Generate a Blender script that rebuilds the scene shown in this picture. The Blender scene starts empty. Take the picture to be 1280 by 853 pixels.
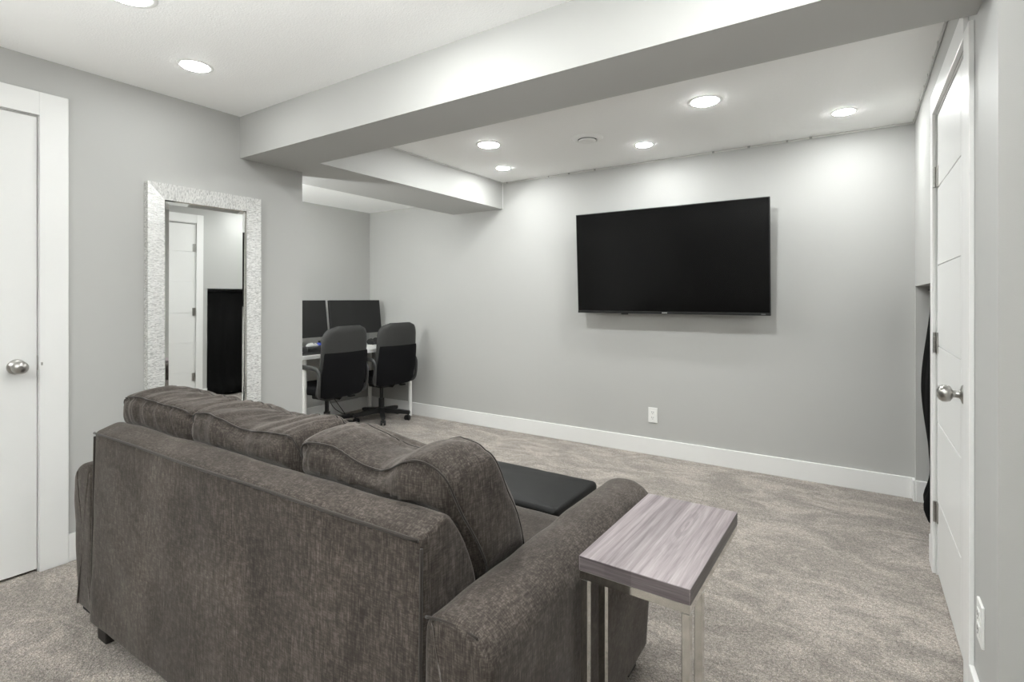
import bpy, bmesh, math, random
from mathutils import Vector, Matrix, noise

random.seed(7)
SC = bpy.context.scene
COL = SC.collection
R = math.radians
PI = math.pi

# ------------------------------------------------------------------ camera, world, exposure
cam = bpy.data.cameras.new('camera')
camo = bpy.data.objects.new('camera', cam)
COL.objects.link(camo)
cam.sensor_width = 36.0
cam.lens = 651.8 / 1280 * 36.0
cam.shift_y = -53.4 / 1280
cam.clip_start = 0.02
camo.location = (0, 0, 1.22)
camo.rotation_euler = (R(90), 0, 0.5854)
SC.camera = camo

world = bpy.data.worlds.new('world')
SC.world = world
world.use_nodes = True
world.node_tree.nodes['Background'].inputs[0].default_value = (0.5, 0.5, 0.5, 1)
world.node_tree.nodes['Background'].inputs[1].default_value = 0.05

SC.view_settings.view_transform = 'Standard'
SC.view_settings.look = 'None'
SC.view_settings.gamma = 1.0
SC.view_settings.use_curve_mapping = False
SC.view_settings.exposure = 1.10
LAMP = 80.0          # radiance of the downlight diffusers
# added unseen fill light low behind the camera, aimed up to brighten the ceilings
fl = bpy.data.lights.new('soft_fill_light', 'AREA')
fl.shape = 'RECTANGLE'; fl.size = 1.8; fl.size_y = 1.0; fl.spread = R(105)
fl.energy = 58.0
fl.color = (0.97, 1.0, 0.99)
flo = bpy.data.objects.new('soft_fill_light', fl)
COL.objects.link(flo)
flo.location = (-0.7, -1.7, 1.0)
flo.rotation_euler = Vector((-0.06, 0.45, 0.89)).to_track_quat('-Z', 'Y').to_euler()
try:
    SC.cycles.max_bounces = 12
    SC.cycles.diffuse_bounces = 8
except Exception:
    pass

# ------------------------------------------------------------------ dimensions (metres)
XL, XR, YB = -3.05, 0.290, 4.0       # mirror wall, door wall, television wall
H, HN, ZB = 2.295, 2.175, 2.05       # ceilings, beam underside
XN = -4.567                          # desk nook wall
YF, XF = -4.2, 1.6                   # behind and right of the camera

# ------------------------------------------------------------------ helpers
def link(name, me, mat=None, parent=None):
    o = bpy.data.objects.new(name, me)
    COL.objects.link(o)
    if mat:
        me.materials.append(mat)
    if parent:
        o.parent = parent
    return o

def obj(name, bm, mat, parent=None, smooth=None, loc=None):
    bmesh.ops.recalc_face_normals(bm, faces=bm.faces)
    me = bpy.data.meshes.new(name)
    if smooth:
        for f in bm.faces:
            f.smooth = True
        if smooth is not True:
            for e in bm.edges:
                if len(e.link_faces) == 2 and e.calc_face_angle(0) > R(smooth):
                    e.smooth = False
    bm.to_mesh(me)
    bm.free()
    o = link(name, me, mat, parent)
    if loc:
        o.location = loc
    return o

def thing(name, label, cat, loc=(0, 0, 0), rz=0, group=None):
    o = bpy.data.objects.new(name, None)
    COL.objects.link(o)
    o.location = loc
    o.rotation_euler = (0, 0, rz)
    o.empty_display_size = 0.1
    return tag(o, label, cat, group)

def tag(o, label, cat, group=None):
    o['label'] = label
    o['category'] = cat
    if group:
        o['group'] = group
    return o

def struct(o):
    o['kind'] = 'structure'
    return o

def copy_tree(o, parent=None):
    c = o.copy()
    COL.objects.link(c)
    if parent:
        c.parent = parent
    for ch in list(o.children):
        copy_tree(ch, c)
    return c

def B():
    return bmesh.new()

def merge(dst, src, mtx=None):
    if mtx:
        bmesh.ops.transform(src, matrix=mtx, verts=src.verts)
    me = bpy.data.meshes.new('tmp')
    src.to_mesh(me)
    src.free()
    dst.from_mesh(me)
    bpy.data.meshes.remove(me)

def box(bm, x0, x1, y0, y1, z0, z1, bev=0.0, seg=2, mtx=None):
    t = B()
    bmesh.ops.create_cube(t, size=1)
    for v in t.verts:
        v.co = Vector(((x0 + x1) / 2 + v.co.x * (x1 - x0), (y0 + y1) / 2 + v.co.y * (y1 - y0), (z0 + z1) / 2 + v.co.z * (z1 - z0)))
    if bev > 0:
        bmesh.ops.bevel(t, geom=list(t.edges), offset=bev, segments=seg, profile=0.5, affect='EDGES')
    merge(bm, t, mtx)
    return bm

def frame_to(d):
    d = Vector(d).normalized()
    return d.to_track_quat('Z', 'Y').to_matrix().to_4x4()

def cyl(bm, p0, p1, r0, r1=None, seg=16):
    p0, p1 = Vector(p0), Vector(p1)
    t = B()
    bmesh.ops.create_cone(t, cap_ends=True, segments=seg, radius1=r0, radius2=r0 if r1 is None else r1, depth=(p1 - p0).length)
    merge(bm, t, Matrix.Translation((p0 + p1) / 2) @ frame_to(p1 - p0))
    return bm

def tube(bm, pts, r, seg=8, closed=False, flat=None, up=(0, 0, 1)):
    """round tube along pts; flat=(a, b) makes an elliptical/flat section with a along the side axis, b along the other"""
    pts = [Vector(p) for p in pts]
    n = len(pts)
    rings = []
    for i, p in enumerate(pts):
        if closed:
            d = pts[(i + 1) % n] - pts[i - 1]
        else:
            d = pts[min(i + 1, n - 1)] - pts[max(i - 1, 0)]
        d.normalize()
        u = Vector(up)
        s = d.cross(u)
        if s.length < 1e-4:
            s = d.cross(Vector((1, 0, 0)))
        s.normalize()
        w = s.cross(d).normalized()
        a, b = flat if flat else (r, r)
        rings.append([bm.verts.new(p + s * (a * math.cos(2 * PI * k / seg)) + w * (b * math.sin(2 * PI * k / seg))) for k in range(seg)])
    m = n if closed else n - 1
    for i in range(m):
        A, C = rings[i], rings[(i + 1) % n]
        for k in range(seg):
            bm.faces.new((A[k], A[(k + 1) % seg], C[(k + 1) % seg], C[k]))
    if not closed:
        bm.faces.new(rings[0][::-1])
        bm.faces.new(rings[-1])
    return bm

def lathe(bm, prof, seg=32, mtx=None, cap0=True, cap1=True):
    """prof: list of (radius, z)"""
    t = B()
    rings = []
    for r, z in prof:
        r = max(r, 1e-4)
        rings.append([t.verts.new((r * math.cos(2 * PI * k / seg), r * math.sin(2 * PI * k / seg), z)) for k in range(seg)])
    for A, C in zip(rings, rings[1:]):
        for k in range(seg):
            t.faces.new((A[k], A[(k + 1) % seg], C[(k + 1) % seg], C[k]))
    if cap0:
        t.faces.new(rings[0][::-1])
    if cap1:
        t.faces.new(rings[-1])
    merge(bm, t, mtx)
    return bm

def prism(bm, poly, axis, a, b):
    """extrude a 2D polygon along axis ('x','y','z') from a to b"""
    def P(p, t):
        return {'x': (t, p[0], p[1]), 'y': (p[0], t, p[1]), 'z': (p[0], p[1], t)}[axis]
    v0 = [bm.verts.new(P(p, a)) for p in poly]
    v1 = [bm.verts.new(P(p, b)) for p in poly]
    n = len(poly)
    bm.faces.new(v0)
    bm.faces.new(v1[::-1])
    for i in range(n):
        bm.faces.new((v0[i], v1[i], v1[(i + 1) % n], v0[(i + 1) % n]))
    return bm

def resample(pts, step, closed=True):
    out = []
    n = len(pts)
    for i in range(n if closed else n - 1):
        a, b = Vector(pts[i]), Vector(pts[(i + 1) % n])
        k = max(1, int(round((b - a).length / step)))
        for j in range(k):
            out.append(tuple(a.lerp(b, j / k)))
    if not closed:
        out.append(tuple(pts[-1]))
    return out

def chaikin(pts, it=2, keep=0.25):
    for _ in range(it):
        q = []
        n = len(pts)
        for i in range(n):
            a, b = Vector(pts[i]), Vector(pts[(i + 1) % n])
            q += [tuple(a.lerp(b, keep)), tuple(a.lerp(b, 1 - keep))]
        pts = q
    return pts

def round_poly(pts, radii, seg=5):
    """round each corner of a 2D polygon with its own radius"""
    out = []
    n = len(pts)
    for i in range(n):
        p = Vector(pts[i]); a = Vector(pts[i - 1]); b = Vector(pts[(i + 1) % n])
        r = radii[i] if isinstance(radii, (list, tuple)) else radii
        u, w = (a - p), (b - p)
        r = min(r, u.length * .49, w.length * .49)
        if r < 1e-5:
            out.append(tuple(p)); continue
        s, e = p + u.normalized() * r, p + w.normalized() * r
        for k in range(seg + 1):
            t = k / seg
            out.append(tuple(s * (1 - t) ** 2 + p * 2 * t * (1 - t) + e * t ** 2))
    return out

def loft_soft(poly, axis, a, b, edge=0.015, slices=40, amp=0.0, freq=5.0, seed=0, es=4):
    """upholstered block: a rounded profile swept along axis, end faces rolled in by `edge`, surface softly uneven"""
    bm = B()
    poly = [Vector(p) for p in poly]
    c = sum(poly, Vector((0, 0))) / len(poly)
    n = len(poly)
    # inward normals of the profile for the roll-in
    area = sum(poly[i].x * poly[(i + 1) % n].y - poly[(i + 1) % n].x * poly[i].y for i in range(n))
    nrm = []
    for i in range(n):
        d = (poly[(i + 1) % n] - poly[i - 1]).normalized()
        nn = Vector((-d.y, d.x))
        nrm.append(nn if area > 0 else -nn)
    ts = []
    for k in range(es):
        th = PI / 2 * k / es
        ts.append((a + edge * (1 - math.cos(th)) , edge * (1 - math.sin(th))))
    # th=0 -> at a, inset edge ; th=90 -> at a+edge, inset 0
    ts = [(a + edge * (1 - math.cos(PI / 2 * k / es)) if False else a + edge * (1 - math.cos(PI / 2 * k / es)), edge * (1 - math.sin(PI / 2 * k / es))) for k in range(es)]
    mid = [(a + edge + (b - a - 2 * edge) * k / slices, 0.0) for k in range(slices + 1)]
    end = [(b - (t - a), i) for t, i in reversed(ts)]
    allt = ts + mid + end
    rings = []
    for t, ins in allt:
        ring = []
        for i, p in enumerate(poly):
            q = p + nrm[i] * ins
            co = {'x': (t, q.x, q.y), 'y': (q.x, t, q.y), 'z': (q.x, q.y, t)}[axis]
            ring.append(bm.verts.new(co))
        rings.append(ring)
    for A, C in zip(rings, rings[1:]):
        for i in range(n):
            bm.faces.new((A[i], A[(i + 1) % n], C[(i + 1) % n], C[i]))
    # end caps as fans of rings towards the centre
    for ring, flip in ((rings[0], True), (rings[-1], False)):
        prev = ring
        cc = sum((v.co for v in ring), Vector()) / n
        for s in (0.66, 0.33):
            new = [bm.verts.new(cc + (v.co - cc) * s) for v in ring]
            for i in range(n):
                bm.faces.new((prev[i], prev[(i + 1) % n], new[(i + 1) % n], new[i]))
            prev = new
        cv = bm.verts.new(cc)
        for i in range(n):
            bm.faces.new((prev[i], prev[(i + 1) % n], cv))
    bmesh.ops.recalc_face_normals(bm, faces=bm.faces)
    if amp:
        bm.normal_update()
        off = Vector((seed * 3.1, seed * 1.7, seed * 5.3))
        mv = [(v, v.normal * amp * (noise.noise(v.co * freq + off) + .5 * noise.noise(v.co * freq * 2.3 + off))) for v in bm.verts]
        for v, d in mv:
            v.co += d
    return bm

# ------------------------------------------------------------------ materials
def new_mat(name):
    m = bpy.data.materials.new(name)
    m.use_nodes = True
    nt = m.node_tree
    return m, nt, nt.nodes['Principled BSDF']

def plain(name, col, rough=0.5, metal=0.0, bump=0.0, bscale=200.0, var=0.0, vscale=5.0, spec=0.5, sheen=0.0, coat=0.0, detail=2.0):
    m, nt, p = new_mat(name)
    p.inputs['Base Color'].default_value = (*col, 1)
    p.inputs['Roughness'].default_value = rough
    p.inputs['Metallic'].default_value = metal
    p.inputs['Specular IOR Level'].default_value = spec
    p.inputs['Sheen Weight'].default_value = sheen
    p.inputs['Coat Weight'].default_value = coat
    tc = nt.nodes.new('ShaderNodeTexCoord')
    if var:
        n = nt.nodes.new('ShaderNodeTexNoise'); n.inputs['Scale'].default_value = vscale; n.inputs['Detail'].default_value = 4
        nt.links.new(tc.outputs['Object'], n.inputs['Vector'])
        r = nt.nodes.new('ShaderNodeValToRGB')
        r.color_ramp.elements[0].position = .3; r.color_ramp.elements[1].position = .7
        r.color_ramp.elements[0].color = (*[c * (1 - var) for c in col], 1)
        r.color_ramp.elements[1].color = (*[min(1, c * (1 + var)) for c in col], 1)
        nt.links.new(n.outputs['Fac'], r.inputs['Fac'])
        nt.links.new(r.outputs['Color'], p.inputs['Base Color'])
    if bump:
        n = nt.nodes.new('ShaderNodeTexNoise'); n.inputs['Scale'].default_value = bscale; n.inputs['Detail'].default_value = detail
        nt.links.new(tc.outputs['Object'], n.inputs['Vector'])
        b = nt.nodes.new('ShaderNodeBump'); b.inputs['Strength'].default_value = bump; b.inputs['Distance'].default_value = 0.002
        nt.links.new(n.outputs['Fac'], b.inputs['Height'])
        nt.links.new(b.outputs['Normal'], p.inputs['Normal'])
    return m

def mixrgb(nt, a, b, fac, mode='MIX'):
    n = nt.nodes.new('ShaderNodeMix'); n.data_type = 'RGBA'; n.blend_type = mode
    for sock, val in ((n.inputs[0], fac), (n.inputs[6], a), (n.inputs[7], b)):
        if hasattr(val, 'is_linked'):
            nt.links.new(val, sock)
        elif isinstance(val, (int, float)):
            sock.default_value = val
        else:
            sock.default_value = (*val, 1)
    return n.outputs[2]

def ramp(nt, src, stops):
    r = nt.nodes.new('ShaderNodeValToRGB')
    while len(r.color_ramp.elements) < len(stops):
        r.color_ramp.elements.new(0.5)
    for e, (p, c) in zip(r.color_ramp.elements, stops):
        e.position = p
        e.color = (*c, 1) if isinstance(c, tuple) else (c, c, c, 1)
    nt.links.new(src, r.inputs['Fac'])
    return r.outputs['Color']

def texcoord(nt, scale=(1, 1, 1), rot=(0, 0, 0), out='Object'):
    tc = nt.nodes.new('ShaderNodeTexCoord')
    mp = nt.nodes.new('ShaderNodeMapping')
    mp.inputs['Scale'].default_value = scale
    mp.inputs['Rotation'].default_value = rot
    nt.links.new(tc.outputs[out], mp.inputs['Vector'])
    return mp.outputs['Vector']

def ntex(nt, vec, scale, detail=3, rough=0.5, dist=0.0):
    n = nt.nodes.new('ShaderNodeTexNoise')
    n.inputs['Scale'].default_value = scale
    n.inputs['Detail'].default_value = detail
    n.inputs['Roughness'].default_value = rough
    n.inputs['Distortion'].default_value = dist
    nt.links.new(vec, n.inputs['Vector'])
    return n.outputs['Fac']

def math_node(nt, op, a, b=None, c=None):
    n = nt.nodes.new('ShaderNodeMath'); n.operation = op
    for i, val in enumerate((a, b, c)):
        if val is None:
            continue
        if hasattr(val, 'is_linked'):
            nt.links.new(val, n.inputs[i])
        else:
            n.inputs[i].default_value = val
    return n.outputs[0]

def bump(nt, p, height, strength, dist):
    b = nt.nodes.new('ShaderNodeBump')
    b.inputs['Strength'].default_value = strength
    b.inputs['Distance'].default_value = dist
    nt.links.new(height, b.inputs['Height'])
    nt.links.new(b.outputs['Normal'], p.inputs['Normal'])

M_WALL = plain('grey_wall_paint', (0.46, 0.46, 0.447), 0.55, bump=0.12, bscale=420, spec=0.35)
M_CEIL = plain('white_ceiling_texture', (0.93, 0.93, 0.92), 0.8, bump=0.7, bscale=150, spec=0.2, detail=5)
M_TRIM = plain('white_trim_paint', (0.78, 0.78, 0.77), 0.32, bump=0.03, bscale=120, spec=0.5)
M_DOOR = plain('white_door_paint', (0.75, 0.75, 0.74), 0.36, bump=0.05, bscale=160, spec=0.5)
M_STEEL = plain('brushed_nickel', (0.42, 0.41, 0.39), 0.3, 1.0)
M_CHROME = plain('satin_chrome', (0.66, 0.65, 0.62), 0.07, 1.0)
M_BLACK = plain('black_plastic', (0.012, 0.012, 0.012), 0.45, spec=0.4)
M_BLACKM = plain('black_mesh_fabric', (0.007, 0.007, 0.008), 0.9, bump=0.5, bscale=900, spec=0.15)
M_VINYL = plain('charcoal_vinyl', (0.030, 0.030, 0.029), 0.55, bump=0.25, bscale=350, spec=0.4)
M_ARM = plain('grey_plastic_armrest', (0.045, 0.045, 0.044), 0.45)
M_LEATHER = plain('black_leather', (0.0055, 0.0055, 0.0052), 0.5, bump=0.35, bscale=260, spec=0.22, detail=4)
M_CLOTH = plain('black_cloth', (0.006, 0.006, 0.006), 0.95, bump=0.3, bscale=500, spec=0.1)
M_WHITEP = plain('white_plastic', (0.80, 0.80, 0.78), 0.35)
M_DESK = plain('white_desk_laminate', (0.80, 0.80, 0.79), 0.35)
M_SLOT = plain('dark_slot', (0.02, 0.02, 0.02), 0.7)
M_MOUSE = plain('pale_grey_plastic', (0.38, 0.38, 0.37), 0.45)
M_BLUE = plain('blue_plastic', (0.012, 0.035, 0.28), 0.35)
M_DARKWOOD = plain('dark_wood_foot', (0.018, 0.014, 0.012), 0.5, bump=0.1)
M_STRIP = plain('clear_strip_plastic', (0.62, 0.62, 0.60), 0.35)
M_CLIP = plain('grey_clip', (0.33, 0.33, 0.32), 0.5)
M_CABLE = plain('black_cable', (0.015, 0.015, 0.015), 0.5)
M_LOGO = plain('silver_print', (0.75, 0.75, 0.74), 0.4)
M_GREYP = plain('grey_print', (0.2, 0.2, 0.2), 0.4)

def make_screen(name, c, rough):
    return plain(name, (c, c, c), rough, spec=0.4)
M_SCREEN = plain('glossy_black_screen', (0.003, 0.003, 0.003), 0.2, spec=0.22)
M_MONSCR = make_screen('matte_monitor_screen', 0.012, 0.38)

def mirror_glass():
    m, nt, p = new_mat('mirror_glass')
    p.inputs['Base Color'].default_value = (0.86, 0.87, 0.86, 1)
    p.inputs['Metallic'].default_value = 1
    p.inputs['Roughness'].default_value = 0.01
    return m
M_MIRROR = mirror_glass()

def crackle(sc, nm):
    m, nt, p = new_mat(nm)
    v = texcoord(nt, (1, 1, 1))
    vec = texcoord(nt, sc)
    vo = nt.nodes.new('ShaderNodeTexVoronoi'); vo.inputs['Scale'].default_value = 1.0
    nt.links.new(vec, vo.inputs['Vector'])
    sep = nt.nodes.new('ShaderNodeSeparateColor'); nt.links.new(vo.outputs['Color'], sep.inputs[0])
    col = ramp(nt, sep.outputs[0], [(0.0, (0.56, 0.56, 0.55)), (0.5, (0.70, 0.70, 0.685)), (1.0, (0.84, 0.84, 0.825))])
    nt.links.new(col, p.inputs['Base Color'])
    p.inputs['Metallic'].default_value = 0.35
    r = ramp(nt, sep.outputs[1], [(0, 0.18), (1, 0.5)])
    nt.links.new(r, p.inputs['Roughness'])
    bump(nt, p, sep.outputs[2], 0.4, 0.002)
    return m
M_CRACKLE = crackle((120, 90, 420), 'silver_crackle_mosaic')
M_CRACKLE2 = crackle((120, 420, 90), 'silver_crackle_mosaic_crosswise')

def carpet():
    m, nt, p = new_mat('beige_grey_carpet')
    v = texcoord(nt)
    tuft = nt.nodes.new('ShaderNodeTexVoronoi'); tuft.inputs['Scale'].default_value = 88
    wv = nt.nodes.new('ShaderNodeVectorMath'); wv.operation = 'ADD'
    nz = nt.nodes.new('ShaderNodeTexNoise'); nz.inputs['Scale'].default_value = 60; nt.links.new(v, nz.inputs['Vector'])
    sc = nt.nodes.new('ShaderNodeVectorMath'); sc.operation = 'SCALE'; sc.inputs['Scale'].default_value = 0.012
    nt.links.new(nz.outputs['Color'], sc.inputs[0]); nt.links.new(v, wv.inputs[0]); nt.links.new(sc.outputs[0], wv.inputs[1])
    nt.links.new(wv.outputs[0], tuft.inputs['Vector'])
    fine = ntex(nt, v, 230, 3, 0.65)
    mid = ntex(nt, v, 38, 3, 0.6)
    # brushed pile: large soft patches where the pile lies the other way
    pv = texcoord(nt, (1.5, 3.2, 1), (0, 0, R(-28)))
    patch = ntex(nt, pv, 1.9, 6, 0.66, 1.1)
    big = ntex(nt, v, 0.7, 2)
    c1 = ramp(nt, fine, [(0.32, (0.185, 0.160, 0.138)), (0.52, (0.475, 0.424, 0.379)), (0.70, (0.75, 0.690, 0.630))])
    pr = ramp(nt, patch, [(0.40, 0.78), (0.50, 0.93), (0.60, 1.20)])
    c2 = mixrgb(nt, c1, pr, 1.0, 'MULTIPLY')
    mr = ramp(nt, mid, [(0.3, 0.86), (0.7, 1.12)])
    c3 = mixrgb(nt, c2, mr, 1.0, 'MULTIPLY')
    sp = ramp(nt, tuft.outputs['Distance'], [(0.0, 1.17), (0.75, 0.72)])
    c4 = mixrgb(nt, c3, sp, 1.0, 'MULTIPLY')
    nt.links.new(c4, p.inputs['Base Color'])
    p.inputs['Roughness'].default_value = 0.95
    p.inputs['Specular IOR Level'].default_value = 0.1
    p.inputs['Sheen Weight'].default_value = 0.15
    hgt = math_node(nt, 'SUBTRACT', fine, tuft.outputs['Distance'])
    bump(nt, p, hgt, 0.9, 0.007)
    return m
M_CARPET = carpet()

def chenille():
    m, nt, p = new_mat('taupe_chenille')
    v = texcoord(nt)
    # brushed nap: short streaks in two directions, plus cloudy wear
    a = ntex(nt, texcoord(nt, (60, 60, 420)), 1, 3, 0.6)
    b = ntex(nt, texcoord(nt, (420, 60, 60)), 1, 3, 0.6)
    b2 = ntex(nt, texcoord(nt, (60, 420, 60)), 1, 3, 0.6)
    c = ntex(nt, texcoord(nt, (230, 230, 18)), 1, 2, 0.6)
    cloud = ntex(nt, v, 3.6, 5, 0.6, 0.5)
    cl2 = ntex(nt, v, 16, 4, 0.62)
    s = math_node(nt, 'ADD', math_node(nt, 'ADD', a, b), math_node(nt, 'ADD', b2, c))
    s = math_node(nt, 'MULTIPLY', s, 0.25)
    base = ramp(nt, s, [(0.37, (0.023, 0.0178, 0.0150)), (0.50, (0.055, 0.0455, 0.0390)), (0.63, (0.132, 0.113, 0.100))])
    cr = ramp(nt, cloud, [(0.28, 0.70), (0.52, 1.0), (0.72, 1.38)])
    c1 = mixrgb(nt, base, cr, 1.0, 'MULTIPLY')
    cr2 = ramp(nt, cl2, [(0.30, 0.86), (0.70, 1.15)])
    c2 = mixrgb(nt, c1, cr2, 1.0, 'MULTIPLY')
    nt.links.new(c2, p.inputs['Base Color'])
    p.inputs['Roughness'].default_value = 0.85
    p.inputs['Specular IOR Level'].default_value = 0.2
    p.inputs['Sheen Weight'].default_value = 0.24
    p.inputs['Sheen Roughness'].default_value = 0.4
    p.inputs['Sheen Tint'].default_value = (0.9, 0.84, 0.8, 1)
    bump(nt, p, s, 0.5, 0.0025)
    return m
M_SOFA = chenille()
M_PIPE = plain('taupe_piping', (0.036, 0.030, 0.026), 0.9, bump=0.3, bscale=500, spec=0.15, sheen=0.2)
M_UNDER = plain('black_underside_cloth', (0.01, 0.01, 0.01), 0.95)

def washed_wood(nm='grey_washed_wood', gs=(75, 2.6, 75), fs=(480, 12, 480), dark=1.0):
    m, nt, p = new_mat(nm)
    # boards across x, each with its own tone; grain runs along y
    v = texcoord(nt)
    sepx = nt.nodes.new('ShaderNodeSeparateXYZ'); nt.links.new(v, sepx.inputs[0])
    bi = math_node(nt, 'FLOOR', math_node(nt, 'MULTIPLY', math_node(nt, 'ADD', sepx.outputs['X'], 0.1275), 1 / 0.0638))
    wn = nt.nodes.new('ShaderNodeTexWhiteNoise'); wn.noise_dimensions = '1D'; nt.links.new(bi, wn.inputs['W'])
    grain = ntex(nt, texcoord(nt, gs), 1, 5, 0.62, 0.25)
    fine = ntex(nt, texcoord(nt, fs), 1, 3, 0.6)
    # a knot: concentric rings stretched along the grain
    dx = math_node(nt, 'MULTIPLY', math_node(nt, 'SUBTRACT', sepx.outputs['X'], 0.035), 19.0)
    dy = math_node(nt, 'MULTIPLY', math_node(nt, 'SUBTRACT', sepx.outputs['Y'], 0.075), 3.4)
    d = math_node(nt, 'SQRT', math_node(nt, 'ADD', math_node(nt, 'POWER', math_node(nt, 'ABSOLUTE', dx), 2.0), math_node(nt, 'POWER', math_node(nt, 'ABSOLUTE', dy), 2.0)))
    dd = math_node(nt, 'ADD', d, math_node(nt, 'MULTIPLY', grain, 0.35))
    rings = math_node(nt, 'SINE', math_node(nt, 'MULTIPLY', dd, 26.0))
    fall = ramp(nt, d, [(0.0, 1.0), (0.85, 0.0)])
    base = ramp(nt, grain, [(0.28, (0.130, 0.105, 0.112)), (0.5, (0.258, 0.218, 0.226)), (0.72, (0.365, 0.322, 0.326))])
    fr = ramp(nt, fine, [(0.3, 0.84), (0.7, 1.12)])
    c1 = mixrgb(nt, base, fr, 1.0, 'MULTIPLY')
    br = ramp(nt, wn.outputs['Value'], [(0, 0.80 * dark), (1, 1.04 * dark)])
    c2 = mixrgb(nt, c1, br, 1.0, 'MULTIPLY')
    rr = ramp(nt, rings, [(0.0, 0.74), (0.6, 1.0)])
    c3 = mixrgb(nt, c2, rr, fall, 'MULTIPLY')
    nt.links.new(c3, p.inputs['Base Color'])
    p.inputs['Roughness'].default_value = 0.42
    bump(nt, p, fine, 0.12, 0.001)
    return m
M_WOOD = washed_wood()
M_SHADED_EDGE = washed_wood('grey_washed_wood_shaded_edge', (4, 4, 130), (14, 14, 600), 0.52)  # grain along the edge; tone darkened to put the side shading into the colour

def emitter(nm, power):
    m, nt, p = new_mat(nm)
    p.inputs['Base Color'].default_value = (0.9, 0.9, 0.9, 1)
    p.inputs['Emission Color'].default_value = (0.975, 1.0, 0.985, 1)
    p.inputs['Emission Strength'].default_value = power
    return m
M_LIGHT = emitter('lit_diffuser', LAMP)
M_LIGHT_CORNER = emitter('lit_diffuser_corner', LAMP * 1.3)
M_LIGHT_REAR = emitter('lit_diffuser_rear', LAMP * 1.65)
M_LIGHT_MID = emitter('lit_diffuser_mid', LAMP * 0.6)
M_LIGHT_LOW = emitter('lit_diffuser_low', LAMP * 0.2)
M_LIGHT_NOOK = emitter('lit_diffuser_nook', LAMP * 0.75)
M_BULB = emitter('lit_bulb', 130.0)  # glow of the added nook lamp

# ================================================================== SETTING
# floor
bm = B(); box(bm, XN - .1, XF + .1, YF - .1, YB + .1, -0.1, 0.0)
struct(obj('floor', bm, M_CARPET))
# ceilings
bm = B(); box(bm, XL - .12, XF + .1, YF - .1, YB + .1, H, H + .1)
struct(obj('ceiling', bm, M_CEIL))
bm = B(); box(bm, XN - .1, -3.35, 0.9, YB, HN, HN + .1)
struct(obj('ceiling_nook', bm, M_CEIL))
# beams (drywall boxes under the ceiling)
bm = B(); box(bm, XL, XR, 1.685, 2.02, ZB, H)
struct(obj('trim_beam', bm, M_WALL))
bm = B(); box(bm, -3.35, -2.755, 2.02, YB, ZB, H)
struct(obj('trim_beam_2', bm, M_WALL))
bm = B(); box(bm, -3.35, XL - .12, 0.9, 2.02, ZB, H)
box(bm, XL - .12, XL, 2.02, 2.1, ZB, H)
struct(obj('trim_beam_3', bm, M_WALL))

# television wall
bm = B(); box(bm, XN - .1, XR + .9, YB, YB + .1, 0, H + .1)
struct(obj('wall_back', bm, M_WALL))
# mirror wall with the left door opening
DL0, DL1, DH = -0.05, 0.772, 2.035
bm = B()
box(bm, XL - .12, XL, YF, DL0, 0, H); box(bm, XL - .12, XL, DL1, 2.10, 0, H); box(bm, XL - .12, XL, DL0, DL1, DH, H)
struct(obj('wall_left', bm, M_WALL))
# nook walls
bm = B(); box(bm, XN - .1, XN, 0.9, YB, 0, H)
struct(obj('wall_nook_left', bm, M_WALL))
bm = B(); box(bm, XN, XL - .12, 0.8, 0.9, 0, H)
struct(obj('wall_nook_front', bm, M_WALL))
# door wall with door and niche openings
DR0, DR1 = 2.150, 2.960
NY0, NY1, NZ, ND = 3.090, 3.95, 1.293, 0.55
bm = B(); T = .12
box(bm, XR, XR + T, 1.74, DR0, 0, H); box(bm, XR, XR + T, DR0, DR1, DH, H); box(bm, XR, XR + T, DR1, NY0, 0, H)
box(bm, XR, XR + T, NY0, NY1, NZ, H); box(bm, XR, XR + T, NY1, YB, 0, H)
struct(obj('wall_right', bm, M_WALL))
# niche shell behind the opening
bm = B()
box(bm, XR + T, XR + ND, NY1, NY1 + .05, 0, NZ + .05); box(bm, XR + T, XR + ND, NY0 - .05, NY0, 0, NZ + .05)
box(bm, XR + ND, XR + ND + .05, NY0 - .05, NY1 + .05, 0, NZ + .05); box(bm, XR + T, XR + ND, NY0 - .05, NY1 + .05, NZ, NZ + .05)
struct(obj('wall_niche', bm, M_WALL))
# wall facing the camera at the right, room behind the camera
bm = B(); box(bm, XR + T, XF, 1.74, 1.86, 0, H)
struct(obj('wall_right_front', bm, M_WALL))
bm = B(); box(bm, XF, XF + .1, YF, 1.86, 0, H)
struct(obj('wall_right_side', bm, M_WALL))
bm = B(); box(bm, XL - .12, XF + .1, YF - .1, YF, 0, H)
struct(obj('wall_front', bm, M_WALL))

# baseboards
def base(name, x0, x1, y0, y1):
    b = B(); box(b, x0, x1, y0, y1, 0, 0.128, 0.003, 2)
    return struct(obj(name, b, M_TRIM))
t = .014
base('baseboard_back', XN + t, XR - t, YB - t, YB)
base('baseboard_left', XL, XL + t, 0.875, 2.10)
base('baseboard_left_end', XL - .12, XL + t, 2.10, 2.10 + t)
base('baseboard_left_front', XL, XL + t, YF, -0.155)
base('baseboard_nook', XN, XN + t, 0.9, YB - t)
base('baseboard_right_corner', XR - t, XR, NY1 - .012, YB)
base('baseboard_niche', XR, XR + ND, NY1 - t, NY1)
base('baseboard_right_middle', XR - t, XR, DR1 + .079, NY0)
base('baseboard_right', XR - t, XR, 1.74 - t, DR0 - .099)
base('baseboard_right_front', XR, XF, 1.74 - t, 1.74)

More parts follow.
